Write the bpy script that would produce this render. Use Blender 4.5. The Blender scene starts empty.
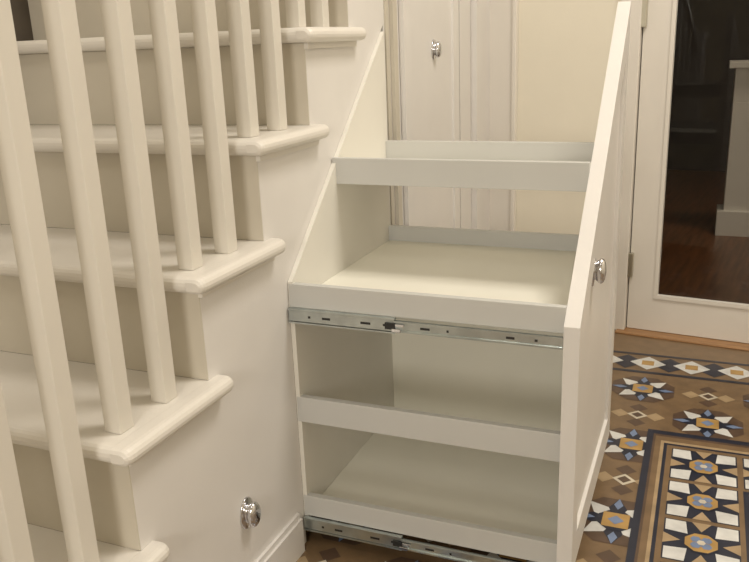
import bpy, bmesh, math
from mathutils import Vector, Matrix
# ---------------- fitted camera ----------------
F,PI,RO,YA,CX,H=797.93,0.2912,-0.0402,-0.4002,0.7309,0.9891
r=0.185; y1=0.5883; z1=0.2807; g=0.2104
Y0,h,E,L,Y2,Z2,Z3=1.2962,0.5481,0.5312,0.5244,1.5212,0.7585,0.3104
SL=r/g; FZ=-0.03; YF=Y0+L
sc=bpy.context.scene
sc.view_settings.view_transform='Standard'
fw=Vector((math.sin(YA)*math.cos(PI),math.cos(YA)*math.cos(PI),-math.sin(PI)))
rt=Vector((math.cos(YA),-math.sin(YA),0)); up=rt.cross(fw)
c_,s_=math.cos(RO),math.sin(RO)
rt,up=c_*rt+s_*up,-s_*rt+c_*up
cd=bpy.data.cameras.new('camera'); cam=bpy.data.objects.new('camera',cd); sc.collection.objects.link(cam)
cd.sensor_width=36; cd.lens=36*F/749; cd.clip_start=0.02
M=Matrix.Identity(4)
for i in range(3):
    M[i][0]=rt[i]; M[i][1]=up[i]; M[i][2]=-fw[i]
M[0][3],M[1][3],M[2][3]=CX,0,H
cam.matrix_world=M; sc.camera=cam
# ---------------- materials ----------------
def mat(name,col,rough=0.5,metal=0.0,var=0.0,scale=6.0,bump=0.0,bscale=200,spec=0.5,col2=None,stretch=None):
    m=bpy.data.materials.new(name); m.use_nodes=True; nt=m.node_tree; b=nt.nodes['Principled BSDF']
    b.inputs['Roughness'].default_value=rough; b.inputs['Metallic'].default_value=metal
    b.inputs['Specular IOR Level'].default_value=spec
    tc=nt.nodes.new('ShaderNodeTexCoord'); mp=nt.nodes.new('ShaderNodeMapping')
    nt.links.new(tc.outputs['Object'],mp.inputs[0])
    if stretch: mp.inputs['Scale'].default_value=stretch
    n=nt.nodes.new('ShaderNodeTexNoise'); n.inputs['Scale'].default_value=scale; n.inputs['Detail'].default_value=5
    nt.links.new(mp.outputs[0],n.inputs['Vector'])
    rp=nt.nodes.new('ShaderNodeValToRGB')
    a=[max(0,x*(1-var)) for x in col]; bb=list(col2) if col2 else [min(1,x*(1+var)) for x in col]
    rp.color_ramp.elements[0].color=(*a,1); rp.color_ramp.elements[1].color=(*bb,1)
    rp.color_ramp.elements[0].position=0.3; rp.color_ramp.elements[1].position=0.7
    nt.links.new(n.outputs['Fac'],rp.inputs[0]); nt.links.new(rp.outputs[0],b.inputs['Base Color'])
    if bump>0:
        n2=nt.nodes.new('ShaderNodeTexNoise'); n2.inputs['Scale'].default_value=bscale
        nt.links.new(tc.outputs['Object'],n2.inputs['Vector'])
        bp=nt.nodes.new('ShaderNodeBump'); bp.inputs['Strength'].default_value=bump; bp.inputs['Distance'].default_value=0.001
        nt.links.new(n2.outputs['Fac'],bp.inputs['Height']); nt.links.new(bp.outputs[0],b.inputs['Normal'])
    return m
WHITE=mat('white_satin_paint',(0.78,0.755,0.73),0.4,var=.025,bump=.15)
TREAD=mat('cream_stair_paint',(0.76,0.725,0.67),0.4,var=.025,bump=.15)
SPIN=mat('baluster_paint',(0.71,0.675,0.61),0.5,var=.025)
RISER=mat('riser_paint_shaded',(0.60,0.555,0.47),0.55,var=.03)  # darkened: shade on the upright riser faces is mixed into this colour
CREAM=mat('cream_melamine',(0.91,0.89,0.79),0.5,var=.015)
PANEL=mat('cream_side_melamine',(0.80,0.775,0.71),0.5,var=.02)
RAILM=mat('shaded_rail_board',(0.59,0.59,0.57),0.45,var=.02)  # white rails greyed: shade of their camera-facing sides is in the colour
WALLC=mat('cream_wall_paint',(0.84,0.79,0.67),0.8,var=.02,bump=.3,bscale=90)
CEIL=mat('ceiling_paint',(0.8,0.78,0.74),0.9,var=.01)
DOORW=mat('door_gloss_paint',(0.79,0.75,0.69),0.35,var=.02)
CHROME=mat('chrome',(0.70,0.70,0.73),0.12,1.0)
ZINC=mat('zinc_steel',(0.58,0.63,0.63),0.32,1.0,var=.12,scale=30,bump=.2)
DARKM=mat('dark_slot',(0.02,0.02,0.02),0.5)
BRASS=mat('hinge_metal',(0.6,0.58,0.5),0.3,1.0)
OAK=mat('oak_threshold',(0.34,0.18,0.075),0.4,var=.25,scale=3,stretch=(2,30,30))
DARKV=mat('cavity_dark',(0.10,0.08,0.06),0.8,var=.2)
# ---------------- mesh helpers ----------------
def obj(name,bm,mats,parent=None,bevel=0,smooth=False,seg=2):
    me=bpy.data.meshes.new(name); bmesh.ops.recalc_face_normals(bm,faces=bm.faces); bm.to_mesh(me); bm.free()
    if not isinstance(mats,(list,tuple)): mats=[mats]
    for m in mats: me.materials.append(m)
    o=bpy.data.objects.new(name,me); sc.collection.objects.link(o)
    if parent: o.parent=parent
    if bevel:
        md=o.modifiers.new('bevel','BEVEL'); md.width=bevel; md.segments=seg; md.limit_method='ANGLE'; md.angle_limit=0.6
    if smooth:
        for p in me.polygons: p.use_smooth=True
    return o
def empty(name,loc=(0,0,0),parent=None):
    o=bpy.data.objects.new(name,None); o.empty_display_size=0.05; sc.collection.objects.link(o); o.location=loc; o.parent=parent; return o
def box(bm,x0,x1,ya,yb,z0,z1_,mi=0):
    v=[bm.verts.new(p) for p in [(x0,ya,z0),(x1,ya,z0),(x1,yb,z0),(x0,yb,z0),(x0,ya,z1_),(x1,ya,z1_),(x1,yb,z1_),(x0,yb,z1_)]]
    for f in [(0,3,2,1),(4,5,6,7),(0,1,5,4),(1,2,6,5),(2,3,7,6),(3,0,4,7)]:
        fc=bm.faces.new([v[i] for i in f]); fc.material_index=mi
def boxo(name,d,m,parent=None,bevel=0.0):
    bm=bmesh.new(); box(bm,*d); return obj(name,bm,m,parent,bevel)
def prismx(bm,pts,x0,x1,mi=0):
    a=[bm.verts.new((x0,p[0],p[1])) for p in pts]; b=[bm.verts.new((x1,p[0],p[1])) for p in pts]
    n=len(pts); bm.faces.new(a).material_index=mi; bm.faces.new(b[::-1]).material_index=mi
    for i in range(n): bm.faces.new([a[i],a[(i+1)%n],b[(i+1)%n],b[i]]).material_index=mi
def ring(bm,sections,mi=0,capa=True,capb=True):
    R=[[bm.verts.new(p) for p in s] for s in sections]; n=len(R[0])
    for a,b in zip(R,R[1:]):
        for i in range(n): bm.faces.new([a[i],a[(i+1)%n],b[(i+1)%n],b[i]]).material_index=mi
    if capa: bm.faces.new(R[0][::-1]).material_index=mi
    if capb: bm.faces.new(R[-1]).material_index=mi
def yk(k): return y1+(k-1)*g
def zk(k): return z1+(k-1)*r
K0,K1=-0,11
# ---------------- staircase ----------------
stairs=empty('staircase')
XW=-0.92
pts=[(-0.25,FZ),(Y0,FZ),(Y0,h),(YF+.02,h+(L+.02)*SL),(YF+.02,FZ),(2.86,FZ)]
pts.append((2.86,zk(K1)-.03))
for k in range(K1,K0-1,-1):
    pts.append((yk(k)+.002,zk(k)-.027)); 
    if k>K0: pts.append((yk(k)+.002,zk(k-1)-.027))
pts.append((-0.25,zk(K0)-.027))
bm=bmesh.new(); prismx(bm,pts,-0.03,0.0); obj('side_string',bm,WHITE,stairs)
fo,bo,th=0.0326,0.0326,0.028
for k in range(K0,K1+1):
    ya,yb,zt=yk(k)-fo,yk(k)+g,zk(k)
    pr=[(yb,zt),(yb,zt-th)]
    for i in range(9):
        a=math.pi*(i/8); pr.append((ya+th/2-math.sin(a)*th/2, zt-th/2-math.cos(a)*th/2))
    bm=bmesh.new(); prismx(bm,pr,XW,0.0)
    pr=[]
    for i in range(9):
        a=math.pi*(i/8); pr.append((0.018+math.sin(a)*th/2, zt-th/2+math.cos(a)*th/2))
    pr=[(0.0003,zt)]+pr+[(0.0003,zt-th)]
    ye=yk(k)+g+bo
    ring(bm,[[(p[0]*s,yy,zt-th/2+(p[1]-zt+th/2)*s2) for p in pr] for yy,s,s2 in [(ya+0.0,.75,.5),(ya+.003,.9,.8),(ya+.008,.97,.95),(ya+.015,1,1),(ye-.012,1,1),(ye-.004,.93,.95),(ye,.8,.8)]])
    box(bm,0.0005,0.009,yk(k)-.004,ye-.012,zt-th-.012,zt-th+.001)
    obj('tread_%02d'%k,bm,TREAD,stairs,0,False)
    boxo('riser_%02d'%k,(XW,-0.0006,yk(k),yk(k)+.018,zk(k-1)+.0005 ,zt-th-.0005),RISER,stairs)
bw=0.0145
def rail_z(y): return zk(1)+(y-yk(1))*SL+0.86
for k in range(K0,K1+1):
    for j,off in enumerate((0.022,0.128)):
        yc=yk(k)+off
        bm=bmesh.new(); box(bm,-0.012-2*bw,-0.012,yc-bw,yc+bw,zk(k),rail_z(yc)+.01)
        obj('baluster_%02d_%d'%(k,j),bm,SPIN,stairs,0.0015)
ya_,yb_=yk(K0)-.1,yk(K1)+.2
bm=bmesh.new()
secs=[]
for yy in (ya_,yb_):
    zc=rail_z(yy); x=-0.0265
    secs.append([(x+dx,yy,zc+dz) for dx,dz in [(-.02,0),(-.03,.012),(-.03,.035),(-.02,.05),(0,.055),(.02,.05),(.03,.035),(.03,.012),(.02,0)]])
ring(bm,secs); obj('handrail',bm,WHITE,stairs)
bm=bmesh.new(); yN=yk(K0)-.16
box(bm,-.07,.02,yN-.045,yN+.045,FZ,rail_z(yN)+.12); box(bm,-.08,.03,yN-.055,yN+.055,rail_z(yN)+.12,rail_z(yN)+.15)
box(bm,-.08,.03,yN-.055,yN+.055,FZ,.1); obj('newel_post',bm,WHITE,stairs,.004)
bm=bmesh.new(); box(bm,0.0003,0.012,yN+.06,Y0-.03,FZ,0.048); box(bm,0.0003,0.007,yN+.06,Y0-.031,0.0475,0.060)
box(bm,0.0003,0.012,YF+.06,2.84,FZ,0.055)
obj('plinth',bm,WHITE,stairs)
bm=bmesh.new()
box(bm,0.0003,0.004,YF+.028,YF+.05,FZ,1.25); box(bm,0.0003,0.010,YF+.062,YF+.09,FZ,1.3)
obj('opening_stile',bm,RISER,stairs)
def front(bm,ya,yb,z0,za,zb,x0,x1,fr=.055,rec=.006):
    e=.0008; s=(zb-za)/(yb-ya); q=fr*math.sqrt(1+s*s)
    prismx(bm,[(ya+e,z0+e),(yb-e,z0+e),(yb-e,zb-e*3),(ya+e,za-e*2)],x0+e,x1-rec)
    prismx(bm,[(ya,z0),(ya+fr,z0),(ya+fr,za+s*fr),(ya,za)],x0,x1)
    prismx(bm,[(yb-fr,z0),(yb,z0),(yb,zb),(yb-fr,zb-s*fr)],x0,x1)
    prismx(bm,[(ya+fr,z0),(yb-fr,z0),(yb-fr,z0+fr*1.2),(ya+fr,z0+fr*1.2)],x0,x1)
    prismx(bm,[(ya+fr,za+s*fr-q),(yb-fr,zb-s*fr-q),(yb-fr,zb-s*fr),(ya+fr,za+s*fr)],x0,x1)
tf=empty('tall_cupboard_front',parent=stairs)
bm=bmesh.new(); zt0=h+(1.945-Y0)*SL; front(bm,1.945,2.42,.06,zt0,h+(2.42-Y0)*SL,0.001,0.014); obj('panel',bm,WHITE,tf)
bm=bmesh.new(); box(bm,0.0003,.012,2.44,2.55,FZ,2.1); box(bm,0.0003,.02,2.60,2.66,FZ,2.1); obj('pilaster',bm,WHITE,stairs)
# ---------------- knobs ----------------
def knob(parent,x,y,z,s=1.0):
    bm=bmesh.new()
    prof=[(0,.0235),(.002,.024),(.0035,.0225),(.004,.015),(.006,.013),(.009,.0155),(.013,.0185),(.017,.019),(.021,.0165),(.0235,.012),(.0245,.006),(.0248,.001)]
    secs=[]
    for px,pr in prof:
        secs.append([(x+px*s*.9,y+pr*s*.80*math.cos(t),z+pr*s*1.15*math.sin(t)) for t in [2*math.pi*i/36 for i in range(36)]])
    ring(bm,secs)
    return obj('knob',bm,CHROME,parent,0,True)
knob(tf,.014-.006,2.195,.962,1.0)
knob(stairs,.0,1.082,.172,1.15)
# ---------------- pull-out unit ----------------
unit=empty('pull_out_storage_unit')
T=.016
bm=bmesh.new(); prismx(bm,[(Y0-.0005,.028),(YF,.028),(YF,h+L*SL+.002),(Y0-.0005,h+.003)],0.0006,0.010); obj('back_panel',bm,PANEL,unit)
front_t=.027
YP=YF+.048
zn=h-.028
bm=bmesh.new(); front(bm,Y0-.02,YP,.03,zn,zn+(YP-Y0+.02)*SL+.01,E,E+front_t,.055,.007); obj('front_panel',bm,WHITE,unit)
knob(unit,E+front_t-.007,1.462,.568,1.1)
X0,X1=.010,E
def tray(name,ya,ztop,rh=.05,board=True,far=True):
    zf=ztop-rh
    if board:
        bm=bmesh.new(); box(bm,X0+.0003,X1-.0003,ya+.002,YF-.0015,zf-.0015,zf+.008)
        obj(name+'_board',bm,CREAM,unit)
    bm=bmesh.new()
    box(bm,.002,X1-.0002,ya-.0015,ya+T*.8,zf-.002,ztop)
    if far: box(bm,X0,X1-.0002,YF-T*.8,YF+.0008,zf-.002,ztop)
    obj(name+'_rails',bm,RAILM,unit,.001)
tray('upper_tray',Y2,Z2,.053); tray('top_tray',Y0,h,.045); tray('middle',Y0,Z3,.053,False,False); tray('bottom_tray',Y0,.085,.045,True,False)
boxo('far_side_panel',(X0+.0002,X1-.0005,YF-T,YF-.002,.038,h-.0475),CREAM,unit)
def runner(zc,hh):
    rn=empty('drawer_runner'); rn.parent=unit
    bm=bmesh.new(); xm=E*.42; y=Y0-.001
    box(bm,0.003,xm,y-.004,y-.001,zc-hh,zc+hh); box(bm,0.003,xm,y-.011,y-.0012,zc+hh-.003,zc+hh+.0002); box(bm,0.003,xm,y-.011,y-.0012,zc-hh-.0002,zc-hh+.003)
    h2=hh*.72
    box(bm,.0035,E-.002,y-.009,y-.005,zc-h2,zc+h2)
    box(bm,xm,E-.002,y-.012,y-.0045,zc+h2-.003,zc+h2+.0002); box(bm,xm,E-.002,y-.012,y-.0045,zc-h2-.0002,zc-h2+.003)
    obj('steel_members',bm,ZINC,rn)
    bm=bmesh.new()
    def slot(xa,xb,hz=.0022):
        box(bm,xa,xb,y-.0096,y-.0085,zc-hz,zc+hz)
    slot(.045,.050);slot(.075,.092);slot(.155,.175);slot(.20,.204)
    slot(xm+.05,xm+.068);slot(xm+.10,xm+.104);slot(E-.05,E-.045);slot(E-.10,E-.085)
    box(bm,xm-.018,xm+.002,y-.013,y-.008,zc-.006,zc+.006)
    box(bm,.006,xm-.003,y-.0085,y-.0075,zc-hh+.0032,zc-h2-.0003)
    box(bm,.006,xm-.003,y-.0085,y-.0075,zc+h2+.0003,zc+hh-.0032)
    obj('slots',bm,DARKM,rn)
    bm=bmesh.new(); box(bm,xm-.004,xm+.014,y-.016,y-.008,zc-h2*.95,zc-.003); box(bm,xm+.003,xm+.02,y-.015,y-.009,zc+.001,zc+.006)
    obj('latch',bm,CHROME,rn,.001)
runner(.4865,.0145); runner(.022,.0145)
boxo('cavity_back',(-.9,-.88,.5,2.8,FZ,1.2),DARKV,stairs)
# ---------------- room shell ----------------
BR=-math.radians(7)
XR=2.3
boxo('wall_left',(XW-.1,XW-.0005,-1.6,3.4,FZ,3.0),WALLC)
boxo('wall_right',(XR,XR+.1,-1.6,2.6,FZ,3.0),WALLC)
boxo('wall_front',(XW-.1,XR+.1,-1.7,-1.6,FZ,3.0),WALLC)
boxo('ceiling',(XW-.1,XR+.1,-1.7,3.4,3.0,3.1),CEIL)
BM=Matrix.Translation((.512,2.805,0))@Matrix.Rotation(BR,4,'Z')
def setm(o): o.matrix_world=BM; return o
DW=.78
bm=bmesh.new(); box(bm,-1.6,-.07,0,.12,FZ,3.0); box(bm,DW+.07,2.2,0,.12,FZ,3.0); box(bm,-.07,DW+.07,0.0,.12,2.0,3.0)
setm(obj('wall_back',bm,WALLC))
bm=bmesh.new(); box(bm,-.0705,-.004,-.018,.121,FZ,2.0);box(bm,DW+.004,DW+.0705,-.018,.121,FZ,2.0);box(bm,-.0705,DW+.0705,-.018,-.0005,2.0,2.07)
setm(obj('trim_1',bm,DOORW,None,.003))
bm=bmesh.new(); box(bm,-.62,-.42,-.02,-.0005,FZ,2.07); box(bm,-.43,-.415,-.028,-.0005,FZ,2.07)
setm(obj('trim_3',bm,DOORW,None,.003))
door=empty('door_1'); door.matrix_world=BM
z0=FZ+.008; sw=.088; rb=z0+.122
bm=bmesh.new()
box(bm,0,sw,.005,.045,z0,1.98);box(bm,DW-sw,DW,.005,.045,z0,1.98);box(bm,sw,DW-sw,.0052,.0448,z0,rb);box(bm,sw,DW-sw,.0052,.0448,1.85,1.98)
o=obj('frame',bm,DOORW,door)
bm=bmesh.new()
for d in [(sw-.002,sw+.010,.000,.02,rb-.002,1.85),(DW-sw-.010,DW-sw+.002,.0,.02,rb-.002,1.85),(sw+.010,DW-sw-.010,.0,.02,rb-.002,rb+.010)]: box(bm,*d)
obj('glazing_bead',bm,DOORW,door)
G=bpy.data.materials.new('glass'); G.use_nodes=True; nt=G.node_tree; nt.nodes.clear()
o1=nt.nodes.new('ShaderNodeOutputMaterial'); mx=nt.nodes.new('ShaderNodeMixShader'); tr=nt.nodes.new('ShaderNodeBsdfTransparent'); gl=nt.nodes.new('ShaderNodeBsdfGlossy')
gl.inputs['Roughness'].default_value=.02; fr=nt.nodes.new('ShaderNodeFresnel'); fr.inputs[0].default_value=1.3
nt.links.new(fr.outputs[0],mx.inputs[0]); nt.links.new(tr.outputs[0],mx.inputs[1]); nt.links.new(gl.outputs[0],mx.inputs[2]); nt.links.new(mx.outputs[0],o1.inputs[0])
tr.inputs[0].default_value=(.9,.9,.88,1)
boxo('glass_pane',(sw,DW-sw,.022,.027,rb,1.85),G,door)
bm=bmesh.new()
for zz in (.17,1.0,1.8): box(bm,-.012,.012,-.014,.004,zz,zz+.085)
obj('hinges',bm,BRASS,door,.002)
setm(boxo('trim_2',(-.03,DW+.03,-.05,.16,FZ-.001,FZ+.006),OAK,None,.003))
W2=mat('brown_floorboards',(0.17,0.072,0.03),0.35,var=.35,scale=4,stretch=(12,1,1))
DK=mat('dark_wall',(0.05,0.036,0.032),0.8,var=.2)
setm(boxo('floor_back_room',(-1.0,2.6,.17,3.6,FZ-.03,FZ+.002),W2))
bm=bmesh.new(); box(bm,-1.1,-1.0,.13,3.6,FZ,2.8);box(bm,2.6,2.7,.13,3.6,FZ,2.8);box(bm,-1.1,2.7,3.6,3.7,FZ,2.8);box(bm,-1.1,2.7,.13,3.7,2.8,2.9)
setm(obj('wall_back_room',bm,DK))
ax,ay=.800,4.35
mt=empty('fireplace_mantel')
bm=bmesh.new(); box(bm,ax+.03,ax+.30,ay,ay+.16,FZ,.64); box(bm,ax+1.0,ax+1.27,ay,ay+.16,FZ,.64); box(bm,ax+.03,ax+1.27,ay+.002,ay+.16,.64,.80)
box(bm,ax-.0,ax+1.30,ay-.03,ay+.18,.80,.83); box(bm,ax-.0,ax+.32,ay-.02,ay+.158,FZ+.001,.10)
obj('surround',bm,DOORW,mt,.003)
# ---------------- tiled floor ----------------
cols={'brown':(0.20,0.13,0.07),'dk':(0.022,0.025,0.042),'tan':(0.40,0.29,0.17),'cream':(0.62,0.56,0.45),'white':(0.66,0.66,0.64),'gold':(0.44,0.27,0.09),'red':(0.16,0.045,0.025),'grey':(0.18,0.24,0.38),'choc':(0.105,0.066,0.044)}
mats=[];mi={}
for i,(n,c) in enumerate(cols.items()):
    mats.append(mat('tile_'+n,c,.32,var=.14,scale=25)); mi[n]=i
bm=bmesh.new()
def poly(ps,c,z):
    f=bm.faces.new([bm.verts.new((p[0],p[1],FZ+z*0.0004)) for p in ps]); f.material_index=mi[c]
def sq(cx,cy,a,c,z,rot=0,n=4):
    poly([(cx+a*math.cos(rot+2*math.pi*i/n),cy+a*math.sin(rot+2*math.pi*i/n)) for i in range(n)],c,z)
def rect(x0,x1,ya,yb,c,z): poly([(x0,ya),(x1,ya),(x1,yb),(x0,yb)],c,z)
poly([(XW,-1.6),(XR,-1.6),(XR,2.60),(XW,3.0)],'brown',0)
def star(cx,cy,s,z=2):
    sq(cx,cy,s*1.414,'dk',z,math.pi/4)
    for i in range(4):
        a=i*math.pi/2
        def R(x,y): return (cx+x*math.cos(a)-y*math.sin(a),cy+x*math.sin(a)+y*math.cos(a))
        poly([R(s*.96,0.42*s),R(.96*s,.96*s),R(.42*s,.96*s),R(.36*s,.36*s)],'white',z+1)
        poly([R(s,.26*s),R(.55*s,0),R(s,-.26*s)],'tan',z+1)
    sq(cx,cy,s*.52,'dk',z+2,math.pi/8,8)
    sq(cx,cy,s*.46,'gold',z+3,math.pi/8,8)
    for i in range(4):
        a=i*math.pi/2+math.pi/4
        sq(cx+s*.20*math.cos(a),cy+s*.20*math.sin(a),s*.15,'grey',z+4,0,6)
    sq(cx,cy,s*.12,'cream',z+5,0,6)
def star8(cx,cy,s,z=2):
    pts=[]
    for i in range(16):
        rr=s*1.12 if i%2==0 else s*.66
        pts.append((rr*math.cos(i*math.pi/8),rr*math.sin(i*math.pi/8)))
    sq(cx,cy,s*1.20,'choc',z,math.pi/8,8)
    for i in range(0,16,2):
        p=pts[i];a=pts[i-1];b=pts[(i+1)%16]
        poly([(cx,cy),(cx+a[0],cy+a[1]),(cx+p[0],cy+p[1]),(cx+b[0],cy+b[1])],'white' if (i//2)%2 else 'dk',z+1)
    for i in range(4):
        a=i*math.pi/2
        poly([(cx+s*1.12*math.cos(a),cy+s*1.12*math.sin(a)),(cx+s*.8*math.cos(a+.16),cy+s*.8*math.sin(a+.16)),(cx+s*.55*math.cos(a),cy+s*.55*math.sin(a)),(cx+s*.8*math.cos(a-.16),cy+s*.8*math.sin(a-.16))],'grey',z+2)
    sq(cx,cy,s*.52,'dk',z+3,math.pi/8,8)
    sq(cx,cy,s*.50,'gold',z+4,math.pi/4,4); sq(cx,cy,s*.22,'grey',z+5,0,4)
bx,by=.641,2.043
c=.18
sx0,sy0=.607,2.305
for i in range(-6,10):
    for j in range(-20,2):
        x=sx0+i*c; y=sy0+j*c
        if x>XR-.1 or y>2.40 or y<-1.4: continue
        if x>bx-.02 and y<by+.05: continue
        if (i+j)%2==0: star8(x,y,c*.44)
        else:
            for dx,dy in ((1,0),(-1,0),(0,1),(0,-1)): sq(x+dx*c*.26,y+dy*c*.26,c*.14,'tan' if dx else 'choc',1,0,4)
            sq(x,y,c*.15,'cream',2,0,4); sq(x,y,c*.09,'choc',3,0,4)
rect(bx,XR,-1.4,by,'dk',8); rect(bx+.016,XR,-1.4,by-.022,'choc',9); rect(bx+.022,XR,-1.4,by-.034,'brown',10)
rect(bx+.036,XR,-1.4,by-.058,'tan',11); rect(bx+.044,XR,-1.4,by-.070,'dk',12); rect(bx+.052,XR,-1.4,by-.080,'brown',13)
cs=.162; x0=bx+.058; sx=x0+cs/2
for j in range(0,20): star(sx,by-.088-cs/2-j*cs,cs*.46,14)
for i in range(1,9): star(sx+i*cs,by-.088-cs/2,cs*.46,14)
xi=x0+cs+.004
rect(xi,XR,-1.4,by-.088-cs-.004,'dk',14);rect(xi+.012,XR,-1.4,by-.088-cs-.016,'tan',15);rect(xi+.022,XR,-1.4,by-.088-cs-.026,'brown',16)
for i in range(7):
    for j in range(14):
        x=xi+.14+i*c; y=by-.09-cs-.15-j*c
        if (i+j)%2==0: star8(x,y,c*.42,18)
        else: sq(x,y,c*.38,'tan',18,0,4); sq(x,y,c*.2,'choc',19,math.pi/4,4)
yb0=2.45
for i in range(-9,14):
    x=sx0+i*.13
    sq(x,yb0+.06,.055,'white',3,0,4); sq(x,yb0+.06,.026,'gold',4,math.pi/4,4); sq(x+.065,yb0+.06,.058,'dk',2,0,4)
rect(XW,XR,yb0-.025,yb0-.008,'dk',2); rect(XW,XR,yb0+.125,yb0+.14,'dk',2)
obj('floor',bm,mats)
boxo('floor_slab',(XW-.1,XR+.1,-1.7,2.85,FZ-.12,FZ-.035),DARKV)
# ---------------- lights ----------------
def area(name,loc,size,power,col,rot=(0,0,0)):
    l=bpy.data.lights.new(name,'AREA'); l.size=size; l.energy=power; l.color=col
    o=bpy.data.objects.new(name,l); o.location=loc; o.rotation_euler=rot; sc.collection.objects.link(o); return o
area('added_back_room_fill',(1.30,1.60,2.9),.7,38,(1,.935,.845))
area('added_back_room_fill',(.3,-.4,2.9),.8,10,(1,.945,.87))
area('added_front_fill',(.62,-1.5,1.25),.5,22,(1,.935,.835),(math.radians(84),0,0))  # unseen fill light added behind the camera to brighten the unit's interior
area('added_back_room_fill',(1.3,3.9,2.3),.3,11,(1,.85,.68))  # fill light added in the back room so the mantel shows
w=bpy.data.worlds.new('world'); sc.world=w; w.use_nodes=True; w.node_tree.nodes['Background'].inputs[0].default_value=(.9,.87,.83,1); w.node_tree.nodes['Background'].inputs[1].default_value=.2
